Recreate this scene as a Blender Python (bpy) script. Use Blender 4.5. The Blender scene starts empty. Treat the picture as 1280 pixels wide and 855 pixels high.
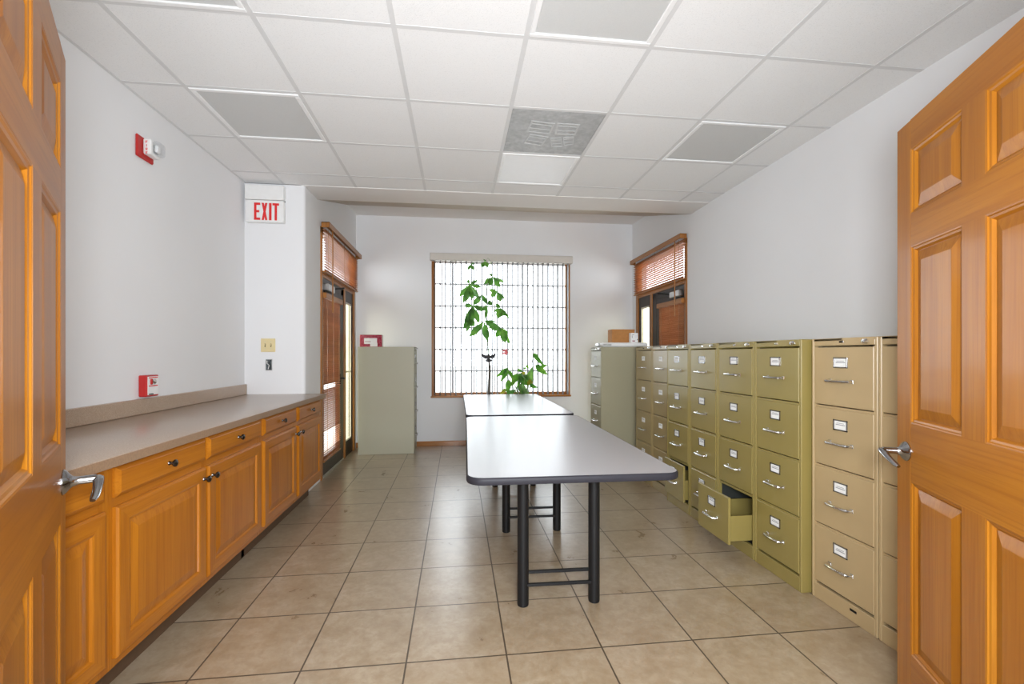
import bpy, bmesh, math, random
from mathutils import Vector, Matrix
random.seed(7)
PI = math.pi
scene = bpy.context.scene
COL = scene.collection

# ---------------------------------------------------------------- mesh helper
class MB:
    def __init__(self):
        self.v = []; self.f = []; self.m = []; self.mats = []
    def mi(self, mat):
        if mat not in self.mats: self.mats.append(mat)
        return self.mats.index(mat)
    def add(self, verts, faces, mat):
        b = len(self.v); i = self.mi(mat)
        self.v += [tuple(p) for p in verts]
        for f in faces:
            self.f.append([b + k for k in f]); self.m.append(i)
    def box(self, x0, x1, y0, y1, z0, z1, mat, bev=0.0, seg=1, rot=None):
        x0, x1 = min(x0, x1), max(x0, x1); y0, y1 = min(y0, y1), max(y0, y1); z0, z1 = min(z0, z1), max(z0, z1)
        bm = bmesh.new()
        bmesh.ops.create_cube(bm, size=1.0)
        for v in bm.verts:
            v.co = Vector((x0 + (v.co.x + .5) * (x1 - x0), y0 + (v.co.y + .5) * (y1 - y0), z0 + (v.co.z + .5) * (z1 - z0)))
        if bev > 0:
            bev = min(bev, .45 * min(x1 - x0, y1 - y0, z1 - z0))
            bmesh.ops.bevel(bm, geom=bm.edges[:], offset=bev, segments=seg, affect='EDGES', profile=.5)
        if rot is not None: bmesh.ops.transform(bm, matrix=rot, verts=bm.verts[:])
        self.bm(bm, mat)
    def bm(self, bm, mat):
        bm.verts.index_update()
        self.add([v.co for v in bm.verts], [[v.index for v in f.verts] for f in bm.faces], mat)
        bm.free()
    def quad(self, a, b, c, d, mat): self.add([a, b, c, d], [[0, 1, 2, 3]], mat)
    def loops(self, loops, mat, cap0=True, cap1=True, closed=True):
        n = len(loops[0]); vs = [p for l in loops for p in l]; fs = []
        for i in range(len(loops) - 1):
            for k in range(n if closed else n - 1):
                k2 = (k + 1) % n
                fs.append([i * n + k, i * n + k2, (i + 1) * n + k2, (i + 1) * n + k])
        if cap0: fs.append(list(range(n))[::-1])
        if cap1: fs.append([(len(loops) - 1) * n + k for k in range(n)])
        self.add(vs, fs, mat)
    def tube(self, path, r, mat, seg=12, cap=True, flat=1.0):
        path = [Vector(p) for p in path]; n = len(path)
        rs = r if isinstance(r, (list, tuple)) else [r] * n
        loops = []; up = None
        for i, p in enumerate(path):
            t = (path[min(i + 1, n - 1)] - path[max(i - 1, 0)]).normalized()
            if up is None:
                up = Vector((0, 0, 1)) if abs(t.z) < .9 else Vector((1, 0, 0))
            s = t.cross(up).normalized(); up = s.cross(t).normalized()
            loops.append([p + s * (rs[i] * math.cos(2 * PI * k / seg)) + up * (rs[i] * flat * math.sin(2 * PI * k / seg)) for k in range(seg)])
        self.loops(loops, mat, cap, cap)
    def lathe(self, prof, origin, axis, mat, seg=20):
        o = Vector(origin); a = Vector(axis).normalized()
        s = a.cross(Vector((0, 0, 1)) if abs(a.z) < .9 else Vector((1, 0, 0))).normalized(); u = s.cross(a)
        loops = [[o + a * h + (s * math.cos(2 * PI * k / seg) + u * math.sin(2 * PI * k / seg)) * max(r, 1e-5) for k in range(seg)] for r, h in prof]
        self.loops(loops, mat, prof[0][0] > 1e-4, prof[-1][0] > 1e-4)
    def prism(self, poly, lo, hi, fn, mat):
        """poly in 2-D extruded from lo to hi; fn(a, b, h) gives the 3-D point"""
        self.loops([[fn(a, b, lo) for a, b in poly], [fn(a, b, hi) for a, b in poly]], mat)
    def build(self, name, parent=None, loc=None, rotz=0, smooth=35):
        me = bpy.data.meshes.new(name)
        me.from_pydata(self.v, [], self.f)
        for m in self.mats: me.materials.append(m)
        me.polygons.foreach_set('material_index', self.m)
        bm = bmesh.new(); bm.from_mesh(me)
        bmesh.ops.recalc_face_normals(bm, faces=bm.faces[:])
        bm.to_mesh(me); bm.free()
        if smooth:
            me.polygons.foreach_set('use_smooth', [True] * len(me.polygons))
            me.set_sharp_from_angle(angle=math.radians(smooth))
        me.update()
        o = bpy.data.objects.new(name, me); COL.objects.link(o)
        if parent: o.parent = parent
        if loc: o.location = loc
        o.rotation_euler.z = rotz
        return o

def tag(o, label=None, cat=None, group=None, kind=None):
    if label: o['label'] = label
    if cat: o['category'] = cat
    if group: o['group'] = group
    if kind: o['kind'] = kind
    return o
def empty(name, loc, rotz=0, label=None, cat=None, group=None, kind=None):
    o = bpy.data.objects.new(name, None); COL.objects.link(o)
    o.location = loc; o.rotation_euler.z = rotz; o.empty_display_size = .1
    return tag(o, label, cat, group, kind)
KIDS = {}
def kids(o): return [c for c in COL.objects if c.parent == o]
def copy_tree(o, parent=None):
    c = o.copy(); COL.objects.link(c)
    if parent: c.parent = parent
    for ch in kids(o): copy_tree(ch, c)
    return c

# ---------------------------------------------------------------- materials
def srgb(r, g, b):
    f = lambda c: (c / 255 / 12.92) if c / 255 <= .04045 else ((c / 255 + .055) / 1.055) ** 2.4
    return (f(r), f(g), f(b), 1)
class NT:
    def __init__(self, name):
        self.mat = bpy.data.materials.new(name); self.mat.use_nodes = True
        self.t = self.mat.node_tree; self.n = self.t.nodes
        self.b = self.n['Principled BSDF']; self.out = self.n['Material Output']
    def new(self, typ, **kw):
        x = self.n.new(typ)
        for k, v in kw.items():
            if k in x.inputs: x.inputs[k].default_value = v
            else: setattr(x, k, v)
        return x
    def link(self, a, b): self.t.links.new(a, b)
    def math(self, op, a, b=None, clamp=False):
        x = self.n.new('ShaderNodeMath'); x.operation = op; x.use_clamp = clamp
        for i, q in enumerate((a, b)):
            if q is None: continue
            if isinstance(q, (int, float)): x.inputs[i].default_value = q
            else: self.link(q, x.inputs[i])
        return x.outputs[0]
    def ramp(self, fac, stops):
        x = self.n.new('ShaderNodeValToRGB'); e = x.color_ramp.elements
        while len(e) < len(stops): e.new(.5)
        for el, (p, c) in zip(e, stops): el.position = p; el.color = c
        self.link(fac, x.inputs[0]); return x.outputs[0]
    def mix(self, fac, a, b, blend='MIX'):
        x = self.n.new('ShaderNodeMix'); x.data_type = 'RGBA'; x.blend_type = blend
        for i, q in ((0, fac), (6, a), (7, b)):
            if isinstance(q, (int, float)): x.inputs[i].default_value = q
            elif isinstance(q, tuple): x.inputs[i].default_value = q
            else: self.link(q, x.inputs[i])
        return x.outputs[2]
    def coord(self, scale=(1, 1, 1), rnd=False, which='Object'):
        tc = self.n.new('ShaderNodeTexCoord'); mp = self.n.new('ShaderNodeMapping')
        mp.inputs['Scale'].default_value = scale
        src = tc.outputs[which]
        if rnd:
            oi = self.n.new('ShaderNodeObjectInfo')
            va = self.n.new('ShaderNodeVectorMath'); va.operation = 'MULTIPLY_ADD'
            cm = self.n.new('ShaderNodeCombineXYZ')
            for i in range(3): self.link(oi.outputs['Random'], cm.inputs[i])
            self.link(cm.outputs[0], va.inputs[0]); va.inputs[1].default_value = (3.1, 5.7, 4.3)
            self.link(src, va.inputs[2]); src = va.outputs[0]
        self.link(src, mp.inputs['Vector']); return mp.outputs[0]
    def noise(self, vec, scale, detail=3, rough=.55, dist=0):
        x = self.new('ShaderNodeTexNoise', Scale=scale, Detail=detail, Roughness=rough, Distortion=dist)
        self.link(vec, x.inputs['Vector']); return x.outputs['Fac']
    def bump(self, h, strength=.2, dist=.01):
        x = self.new('ShaderNodeBump', Strength=strength, Distance=dist)
        self.link(h, x.inputs['Height']); self.link(x.outputs[0], self.b.inputs['Normal'])
    def set(self, **kw):
        for k, v in kw.items(): self.b.inputs[k.replace('_', ' ')].default_value = v
        return self

def plain(name, col, rough=.5, metal=0, var=.06, vs=30, bump=0, spec=.5, coat=0):
    t = NT(name); t.set(Roughness=rough, Metallic=metal, Specular_IOR_Level=spec, Coat_Weight=coat, Coat_Roughness=.16)
    n = t.noise(t.coord(rnd=True), vs, 2)
    dark = tuple(c * (1 - var) for c in col[:3]) + (1,); lite = tuple(min(1, c * (1 + var)) for c in col[:3]) + (1,)
    t.link(t.ramp(n, [(.3, dark), (.7, lite)]), t.b.inputs['Base Color'])
    if bump: t.bump(n, bump, .002)
    return t.mat

def oak(name, mid, dark, lite, axis, rough=.32, coat=.25, fine=1.0):
    t = NT(name); t.set(Roughness=rough, Coat_Weight=coat, Coat_Roughness=.13, Specular_IOR_Level=.2)
    sc = [9.0, 9.0, 9.0]; sc['xyz'.index(axis)] = .55
    v = t.coord(tuple(sc), rnd=True)
    big = t.noise(v, .9, 4, .6, 1.1)
    w = t.n.new('ShaderNodeTexWave'); w.wave_type = 'RINGS'; w.rings_direction = axis.upper()
    w.inputs['Scale'].default_value = .55; w.inputs['Distortion'].default_value = 9; w.inputs['Detail'].default_value = 2.5; w.inputs['Detail Scale'].default_value = .9
    t.link(v, w.inputs['Vector'])
    sc2 = [130.0, 130.0, 130.0]; sc2['xyz'.index(axis)] = 2.6
    pores = t.noise(t.coord(tuple(sc2), rnd=True), 1.0, 2, .6)
    base = t.ramp(big, [(.25, dark), (.5, mid), (.78, lite)])
    c1 = t.mix(t.math('MULTIPLY', t.ramp(w.outputs['Fac'], [(.0, (1, 1, 1, 1)), (.35, (0, 0, 0, 1))]), .20 * fine), base, dark)
    c2 = t.mix(t.math('MULTIPLY', t.ramp(pores, [(.36, (1, 1, 1, 1)), (.5, (0, 0, 0, 1))]), .5 * fine), c1, dark)
    t.link(c2, t.b.inputs['Base Color'])
    t.bump(pores, .08, .001)
    return t.mat

def wall_mat(name, col):
    t = NT(name); t.set(Roughness=.85, Specular_IOR_Level=.25)
    v = t.coord()
    n = t.noise(v, 90, 3); n2 = t.noise(v, 1.3, 2)
    d = tuple(c * .97 for c in col[:3]) + (1,)
    t.link(t.ramp(n2, [(.3, d), (.7, col)]), t.b.inputs['Base Color'])
    t.bump(n, .06, .002)
    return t.mat

M = {}
M['wall'] = wall_mat('wall_paint', (.785, .785, .795, 1))
M['ceil_paint'] = wall_mat('soffit_paint', (.80, .78, .765, 1))
M['slope_beige'] = wall_mat('slope_darker_beige', (.60, .55, .49, 1))
def ceil_tile():
    t = NT('acoustic_tile'); t.set(Roughness=.95, Specular_IOR_Level=.1)
    v = t.coord()
    n = t.noise(v, 170, 3, .7); n2 = t.noise(v, 38, 3, .6)
    c = t.ramp(n, [(.30, (.72, .72, .72, 1)), (.46, (.83, .83, .83, 1))])
    t.link(t.mix(t.math('MULTIPLY', n2, .18), c, (.74, .74, .735, 1)), t.b.inputs['Base Color'])
    t.bump(n, .35, .003); return t.mat
M['tile'] = ceil_tile()
M['tee'] = plain('grid_tee_white', (.66, .66, .66, 1), .55, var=.02)
M['white_metal'] = plain('white_enamel', (.82, .82, .82, 1), .4, var=.02)
M['lens'] = plain('prismatic_lens_grey', (.58, .585, .58, 1), .45, var=.03, vs=220, bump=.25)
M['lens_white'] = plain('opal_lens_white', (.86, .87, .89, 1), .4, var=.01)
M['diffuser'] = plain('perforated_plate', (.42, .43, .435, 1), .5, var=.16, vs=26)
M['deflector'] = plain('deflector_grey', (.52, .53, .53, 1), .5, var=.05)

def floor_mat():
    t = NT('travertine_floor_tile')
    tc = t.n.new('ShaderNodeTexCoord'); sx = t.n.new('ShaderNodeSeparateXYZ'); t.link(tc.outputs['Object'], sx.inputs[0])
    S = .4066
    u = t.math('DIVIDE', t.math('ADD', sx.outputs[0], 1.424 + 40 * S), S)
    w = t.math('DIVIDE', t.math('ADD', sx.outputs[1], -1.4625 + 40 * S), S)
    fu, fw = t.math('FRACT', u), t.math('FRACT', w)
    du = t.math('MINIMUM', fu, t.math('SUBTRACT', 1.0, fu)); dw = t.math('MINIMUM', fw, t.math('SUBTRACT', 1.0, fw))
    d = t.math('MINIMUM', du, dw)
    grout = t.math('LESS_THAN', d, .0085)
    cell = t.n.new('ShaderNodeCombineXYZ'); t.link(t.math('FLOOR', u), cell.inputs[0]); t.link(t.math('FLOOR', w), cell.inputs[1])
    wn = t.n.new('ShaderNodeTexWhiteNoise'); wn.noise_dimensions = '3D'; t.link(cell.outputs[0], wn.inputs[0])
    va = t.n.new('ShaderNodeVectorMath'); va.operation = 'MULTIPLY_ADD'
    t.link(wn.outputs['Color'], va.inputs[0]); va.inputs[1].default_value = (7, 9, 5); t.link(tc.outputs['Object'], va.inputs[2])
    v = va.outputs[0]
    n1 = t.noise(v, 5.5, 7, .68, .5); n2 = t.noise(v, 24, 5, .72, .3); n3 = t.noise(v, 60, 3, .65)
    c = t.ramp(n1, [(.28, srgb(138, 119, 94)), (.48, srgb(158, 141, 117)), (.70, srgb(174, 160, 139))])
    c = t.mix(t.math('MULTIPLY', t.ramp(n2, [(.35, (1, 1, 1, 1)), (.6, (0, 0, 0, 1))]), .5), c, srgb(132, 109, 80))
    c = t.mix(t.math('MULTIPLY', wn.outputs['Value'], .16), c, srgb(142, 114, 80))
    pits = t.ramp(n3, [(.24, (1, 1, 1, 1)), (.30, (0, 0, 0, 1))])
    c = t.mix(t.math('MULTIPLY', pits, .5), c, srgb(94, 76, 54))
    c = t.mix(grout, c, srgb(70, 56, 40))
    t.link(c, t.b.inputs['Base Color'])
    r = t.math('ADD', t.math('MULTIPLY', n1, .10), .24)
    r = t.math('ADD', r, t.math('MULTIPLY', grout, .4))
    t.link(r, t.b.inputs['Roughness'])
    h = t.math('SUBTRACT', t.math('MULTIPLY', n1, .10), t.math('MULTIPLY', grout, .8))
    t.bump(h, .15, .004)
    t.set(Specular_IOR_Level=.6, Coat_Weight=.8, Coat_Roughness=.3); return t.mat
M['floor'] = floor_mat()

DK, MD, LT = (.33, .135, .028, 1), (.47, .215, .055, 1), (.57, .285, .085, 1)
for a in 'xyz':
    M['oak_' + a] = oak('oak_door_' + a, (.34, .122, .008, 1), (.25, .080, .004, 1), (.42, .168, .014, 1), a, .40, .20)
    M['cab_' + a] = oak('oak_cabinet_' + a, (.38, .128, .007, 1), (.28, .083, .004, 1), (.46, .168, .012, 1), a, .40, .45)
M['trim_z'] = oak('oak_trim_z', (.36, .15, .04, 1), (.24, .09, .02, 1), (.44, .20, .06, 1), 'z')
M['trim_x'] = oak('oak_trim_x', (.38, .16, .045, 1), (.26, .10, .022, 1), (.46, .21, .065, 1), 'x')
M['blind'] = oak('wood_blind_slat', (.42, .155, .05, 1), (.30, .10, .03, 1), (.52, .22, .08, 1), 'x', .45, .1)
M['toe'] = plain('toe_kick_brown', (.10, .055, .028, 1), .6)
def laminate():
    t = NT('speckled_laminate'); t.set(Roughness=.3, Coat_Weight=.5, Coat_Roughness=.25)
    v = t.coord()
    n = t.noise(v, 210, 3, .6); n2 = t.noise(v, 34, 4, .65)
    c = t.ramp(n, [(.32, srgb(152, 129, 110)), (.5, srgb(174, 152, 132)), (.68, srgb(190, 170, 150))])
    t.link(t.mix(t.math('MULTIPLY', n2, .5), c, srgb(150, 126, 104)), t.b.inputs['Base Color']); return t.mat
M['laminate'] = laminate()
M['laminate_edge'] = plain('shaded_laminate_edge', (.26, .165, .10, 1), .4, var=.12, vs=120)  # edge strip colour is browner to carry the front face's shade
M['table'] = plain('grey_table_laminate', (.36, .35, .36, 1), .30, var=.03, vs=300, spec=.5)
M['black_edge'] = plain('black_vinyl_edge', (.022, .021, .026, 1), .5, spec=.15)
M['black_metal'] = plain('black_powder_coat', (.006, .006, .0065, 1), .5, spec=.3)
M['olive'] = plain('olive_enamel', (.27, .21, .062, 1), .36, var=.03, vs=6, bump=.02, coat=.35)
M['tan'] = plain('tan_enamel', (.43, .315, .165, 1), .40, var=.03, vs=6, bump=.02)
M['khaki'] = plain('khaki_enamel', (.32, .24, .105, 1), .34, var=.03, vs=6, bump=.02, coat=.35)
M['putty'] = plain('putty_enamel', (.42, .405, .300, 1), .45, var=.02, vs=120, bump=.03)
M['drab'] = plain('drab_enamel', (.33, .305, .200, 1), .45, var=.02, vs=120, bump=.03)
M['cab_dark'] = plain('cabinet_inner_grey', (.03, .032, .028, 1), .5)
M['chrome'] = plain('chrome', (.78, .78, .78, 1), .16, 1, var=.02)
M['lever'] = plain('satin_dark_chrome', (.36, .36, .37, 1), .14, 1, var=.02)
M['steel'] = plain('brushed_steel', (.55, .55, .54, 1), .3, 1, var=.05)
M['pewter'] = plain('dark_pewter', (.10, .09, .085, 1), .25, 1, var=.1)
M['card'] = plain('paper_card', (.82, .82, .80, 1), .8, var=.03)
M['ink'] = plain('grey_ink', (.30, .30, .32, 1), .8)
M['red'] = plain('alarm_red', (.45, .016, .014, 1), .35, var=.03)
M['red_sign'] = plain('sign_red', (.70, .02, .02, 1), .5, var=.02)
M['white_plastic'] = plain('white_plastic', (.80, .80, .79, 1), .4, var=.02)
M['cream'] = plain('cream_plastic', (.72, .60, .33, 1), .4, var=.02)
M['bronze'] = plain('dark_bronze_aluminium', (.035, .026, .022, 1), .4, .3)
M['dark_void'] = plain('dark_grey_box_metal', (.12, .14, .15, 1), .5, .6, var=.3)
M['brass'] = plain('brass', (.60, .42, .12, 1), .3, 1)
M['headrail'] = plain('blind_headrail_taupe', (.62, .58, .53, 1), .5, var=.02)
M['sash'] = plain('window_sash_white', (.55, .56, .58, 1), .5, var=.02)
M['muntin'] = plain('muntin_grey', (.75, .76, .78, 1), .5, var=.02)
M['cardboard'] = plain('brown_cardboard', (.42, .185, .05, 1), .75, var=.08)
M['outdoor_wall'] = plain('pale_stucco', (.80, .76, .72, 1), .9)
M['concrete'] = plain('pale_concrete', (.60, .59, .57, 1), .9, var=.1, vs=4)
M['pot'] = plain('dark_glazed_pot', (.06, .07, .08, 1), .3)
M['terracotta'] = plain('terracotta', (.36, .15, .08, 1), .8, var=.1)
M['soil'] = plain('potting_soil', (.03, .02, .014, 1), .95, var=.4, vs=80)
M['bark'] = plain('thin_bark', (.10, .085, .07, 1), .8, var=.3, vs=60)
M['stem'] = plain('green_stem', (.14, .26, .06, 1), .5, var=.1)
M['petal'] = plain('pink_petal', (.75, .16, .18, 1), .5, var=.15)
M['moth'] = plain('dark_ornament', (.018, .016, .02, 1), .5)
def leaf_mat(name, a, b, c):
    t = NT(name); t.set(Roughness=.4)
    n = t.noise(t.coord(), 9, 3)
    col = t.ramp(n, [(.34, a), (.5, b), (.68, c)])
    t.link(col, t.b.inputs['Base Color'])
    tr = t.new('ShaderNodeBsdfTranslucent'); t.link(col, tr.inputs['Color'])
    mx = t.new('ShaderNodeMixShader', Fac=.4); t.link(t.b.outputs[0], mx.inputs[1]); t.link(tr.outputs[0], mx.inputs[2])
    t.link(mx.outputs[0], t.out.inputs['Surface']); return t.mat
M['leaf'] = leaf_mat('leaf_green', (.045, .13, .025, 1), (.09, .26, .04, 1), (.16, .38, .05, 1))
M['leaf2'] = leaf_mat('leaf_glossy_green', (.04, .15, .02, 1), (.10, .30, .03, 1), (.20, .42, .05, 1))
M['leaf_yellow'] = leaf_mat('leaf_yellowing', (.30, .30, .03, 1), (.42, .36, .03, 1), (.20, .30, .04, 1))
def vane_mat():
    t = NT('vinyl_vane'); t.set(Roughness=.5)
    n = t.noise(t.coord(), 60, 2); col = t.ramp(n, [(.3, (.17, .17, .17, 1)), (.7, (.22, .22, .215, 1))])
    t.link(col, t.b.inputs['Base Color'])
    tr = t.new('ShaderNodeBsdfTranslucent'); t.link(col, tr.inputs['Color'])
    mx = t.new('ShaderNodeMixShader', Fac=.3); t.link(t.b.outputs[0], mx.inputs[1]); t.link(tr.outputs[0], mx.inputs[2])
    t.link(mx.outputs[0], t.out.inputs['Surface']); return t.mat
M['vane'] = vane_mat()
def glass_mat(name, tint=(1, 1, 1, 1)):
    t = NT(name)
    tr = t.new('ShaderNodeBsdfTransparent', Color=tint); gl = t.new('ShaderNodeBsdfGlossy', Roughness=.02)
    fr = t.new('ShaderNodeFresnel', IOR=1.45); mx = t.new('ShaderNodeMixShader')
    ge = t.n.new('ShaderNodeNewGeometry')
    t.link(t.math('MULTIPLY', fr.outputs[0], t.math('SUBTRACT', 1.0, ge.outputs['Backfacing'])), mx.inputs[0]); t.link(tr.outputs[0], mx.inputs[1]); t.link(gl.outputs[0], mx.inputs[2])
    t.link(mx.outputs[0], t.out.inputs['Surface']); return t.mat
M['glass'] = glass_mat('window_glass'); M['glass_warm'] = glass_mat('sidelight_glass', (.95, .93, .78, 1))
M['clear'] = glass_mat('clear_lens', (.94, .95, .96, 1))
def redbox():
    t = NT('red_patterned_wrap'); t.set(Roughness=.2, Coat_Weight=.6)
    vo = t.n.new('ShaderNodeTexVoronoi'); vo.inputs['Scale'].default_value = 70; t.link(t.coord(), vo.inputs['Vector'])
    t.link(t.ramp(vo.outputs['Distance'], [(.2, srgb(196, 92, 110)), (.55, srgb(140, 16, 40))]), t.b.inputs['Base Color']); return t.mat
M['redbox'] = redbox()

# ---------------------------------------------------------------- room dimensions
CZ = 2.7326            # suspended ceiling
XL, XR0 = -1.835, 2.43
def xr(y): return 2.43 + .014 * (y - 2.1)
XA = -1.335            # alcove wall beside the left exterior door
YJ, YB = 4.2, 6.25     # jog in the left wall, back wall
YF = .60               # inner face of the front wall
TH = .15
RTILT = math.atan(.014)

def struct(name, mb, label=None, cat=None, **kw):
    o = mb.build(name, **kw); tag(o, label, cat, kind='structure'); return o

m = MB(); m.box(-6, 7, -4.5, 9.0, -.12, 0, M['floor']); struct('floor', m, 'travertine-look square floor tiles with dark grout lines', 'floor')

# suspended ceiling: tiles between tees; openings where fixtures sit
GX = [-2.1155 + .6096 * i for i in range(0, 9)]
GY = [1.505 + .6096 * j for j in range(-2, 6)]
def gx(i): return -2.1155 + .6096 * i
def gy(j): return 1.5054 + .6096 * j
FIX = {(1, 0): 'lens', (4, 0): 'lens', (1, 2): 'lens', (6, 2): 'lens', (4, 2): 'vent', (4, 3): 'lens_white'}
m = MB(); tees = MB()
xs = [XL] + [gx(i) for i in range(1, 8)] + [2.62]
ys = [YF - .02] + [gy(j) for j in range(-1, 5)] + [YJ + .02]
for a in range(len(xs) - 1):
    for b in range(len(ys) - 1):
        i, j = a, b - 2
        if (i, j) in FIX: continue
        x0, x1, y0, y1 = xs[a], xs[a + 1], ys[b], ys[b + 1]
        g = .004
        m.box(x0 + g, x1 - g, y0 + g, y1 - g, CZ + .004, CZ + .02, M['tile'])
for i in range(1, 8): tees.box(gx(i) - .012, gx(i) + .012, YF - .02, YJ, CZ + .0018, CZ + .006, M['tee'])
for j in range(-1, 5): tees.box(XL, 2.5, gy(j) - .0115, gy(j) + .0115, CZ + .0024, CZ + .0058, M['tee'])
tees.box(XL, XL + .016, YF, YJ, CZ + .0015, CZ + .006, M['tee'])
# drywall soffit beyond the grid, sloping up to a flat strip at the window wall
prof = [(YJ, CZ), (4.56, CZ), (5.80, 3.085), (YB + .02, 3.10), (YB + .02, 3.3), (YJ, 3.3)]
m.prism(prof, XL - .1, 2.75, lambda a, b, h: Vector((h, a, b)), M['ceil_paint'])
m.prism([(4.5605, CZ - .0008), (5.80, 3.0842), (5.80, 3.0852), (4.5605, CZ + .0002)], XL - .1, 2.75, lambda a, b, h: Vector((h, a, b)), M['slope_beige'])  # thin sheet under the slope, a darker beige than the soffit
m.box(XL - .1, 2.75, YF - TH, YJ, CZ + .03, CZ + .2, M['ceil_paint'])
ceil = struct('ceiling', m, 'white suspended ceiling of square acoustic tiles with painted soffit', 'ceiling')
tag(tees.build('ceiling_grid', ceil), kind='structure')

m = MB(); m.box(XL - TH, XL, YF - TH, YJ, 0, CZ + .06, M['wall']); struct('wall_left', m, 'plain off-white wall above the wood cabinets', 'wall')
m = MB(); m.box(XL - TH, XA - .03, YJ, YJ + TH, 0, CZ + .06, M['wall'])
# rounded corner
pts = [(XA - .03, YJ)] + [(XA - .03 + .03 * math.sin(k * PI / 12), YJ + .03 - .03 * math.cos(k * PI / 12)) for k in range(1, 7)] + [(XA, YJ + TH), (XA - .03, YJ + TH)]
m.prism(pts, 0, CZ + .06, lambda a, b, h: Vector((a, b, h)), M['wall'])
struct('wall_jog', m, 'narrow off-white wall face carrying the exit sign and switch plate', 'wall')
# alcove wall with opening for exterior door_1
LY0, LY1, DH = 4.655, 6.145, 2.50
m = MB()
m.box(XA - .05, XA, YJ + TH, LY0, 0, 3.2, M['wall']); m.box(XA - .05, XA, LY1, YB + TH, 0, 3.2, M['wall']); m.box(XA - .05, XA, LY0, LY1, DH, 3.2, M['wall'])
struct('wall_alcove', m, 'off-white alcove wall around the left exterior door', 'wall')
# right wall with opening for door_2
RY0, RY1 = 4.64, 6.09
def skew(o): return o
m = MB()
def rbox(y0, y1, z0, z1):
    m.loops([[Vector((xr(y0), y0, z)), Vector((xr(y1), y1, z)), Vector((xr(y1) + .05, y1, z)), Vector((xr(y0) + .05, y0, z))] for z in (z0, z1)], M['wall'])
rbox(YF - TH, RY0, 0, 3.2); rbox(RY1, YB + TH, 0, 3.2); rbox(RY0, RY1, DH + .01, 3.2)
struct('wall_right', m, 'off-white wall behind the row of filing cabinets', 'wall')
# back wall with window opening
WX0, WX1, WZ0, WZ1 = -.345, 1.575, .665, 2.56
m = MB()
m.box(XA - TH, WX0, YB, YB + TH, 0, 3.2, M['wall']); m.box(WX1, 2.7, YB, YB + TH, 0, 3.2, M['wall'])
m.box(WX0, WX1, YB, YB + TH, 0, WZ0, M['wall']); m.box(WX0, WX1, YB, YB + TH, WZ1, 3.2, M['wall'])
struct('wall_back', m, 'off-white end wall with the wide window', 'wall')
# front wall with the double-door opening, and the hall behind the camera
OX0, OX1 = -.66, 1.29
m = MB()
m.box(XL - TH, OX0, YF - TH, YF, 0, CZ + .2, M['wall']); m.box(OX1, 2.7, YF - TH, YF, 0, CZ + .2, M['wall']); m.box(OX0, OX1, YF - TH, YF, 2.08, CZ + .2, M['wall'])
struct('wall_front', m, 'off-white wall holding the double door opening', 'wall')
m = MB()
m.box(-2.6, -2.45, -3.6, YF - TH, 0, 2.75, M['wall']); m.box(3.0, 3.15, -3.6, YF - TH, 0, 2.75, M['wall']); m.box(-2.6, 3.15, -3.75, -3.6, 0, 2.75, M['wall'])
m.box(-2.6, XL - TH, YF - TH, YF - TH + .12, 0, 2.75, M['wall']); m.box(2.7, 3.15, YF - TH, YF - TH + .12, 0, 2.75, M['wall'])
m.box(-2.6, 3.15, -3.75, YF - TH, 2.73, 2.85, M['ceil_paint'])
struct('wall_hall', m, 'off-white hallway walls and ceiling outside the double doors', 'wall')
m = MB()
for x0, x1 in ((OX0, OX0 + .02), (OX1 - .02, OX1)): m.box(x0, x1, YF - TH - .01, YF + .01, 0, 2.08, M['oak_z'], .002)
m.box(OX0, OX1, YF - TH - .01, YF + .01, 2.06, 2.08, M['oak_x'], .002)
for x0, x1 in ((OX0 - .07, OX0), (OX1, OX1 + .07)): m.box(x0, x1, YF, YF + .018, 0, 2.15, M['oak_z'], .004)
m.box(OX0 - .07, OX1 + .07, YF, YF + .018, 2.08, 2.15, M['oak_x'], .004)
struct('trim_1', m, 'oak casing around the double door opening', 'trim')
m = MB(); m.box(-1.335, 2.49, YB - .014, YB, 0, .068, M['trim_x'], .003); struct('baseboard_back', m, 'oak baseboard along the end wall under the window', 'baseboard')

# ---------------------------------------------------------------- window
win = empty('window_1', ((WX0 + WX1) / 2, YB + .08, WZ0), label='wide grid-paned window in the end wall behind the plants', cat='window', kind='structure')
def wbuild(mb, name, parent): 
    o = mb.build(name, parent); o.location = (-(WX0 + WX1) / 2, -(YB + .08), -WZ0); return o
m = MB(); e = .016
m.box(WX0, WX0 + e, YB - .005, YB + TH, WZ0, WZ1, M['trim_z'], .002); m.box(WX1 - e, WX1, YB - .005, YB + TH, WZ0, WZ1, M['trim_z'], .002)
m.box(WX0, WX1, YB - .005, YB + TH, WZ1 - e, WZ1, M['trim_x'], .002)
wbuild(m, 'window_jamb', win)
m = MB(); m.box(WX0 - .012, WX1 + .012, YB - .022, YB + TH, WZ0 - .012, WZ0 + .012, M['trim_x'], .004); wbuild(m, 'window_sill', win)
m = MB(); a, b, c, d = WX0 + e, WX1 - e, WZ0 + .012, WZ1 - e; y0, y1 = YB + .085, YB + .125
for x0, x1 in ((a, a + .035), (b - .035, b)): m.box(x0, x1, y0 - .02, y1, c, d, M['trim_z'], .003)
m.box(a, b, y0 - .018, y1, c, c + .04, M['trim_x'], .003)
for x0, x1 in ((-.078, -.048), (.90, .922), (.978, 1.0), (1.405, 1.435)): m.box(x0, x1, y0, y1, c, d, M['sash'], .003)
m.box(a, b, y0, y1, d - .04, d, M['sash'], .003)
wbuild(m, 'sash_frame', win)
m = MB()
for z in (.708, 1.013, 1.311, 1.613, 1.912, 2.217): m.box(a, b, YB + .101, YB + .109, z - .011, z + .011, M['muntin'])
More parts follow.
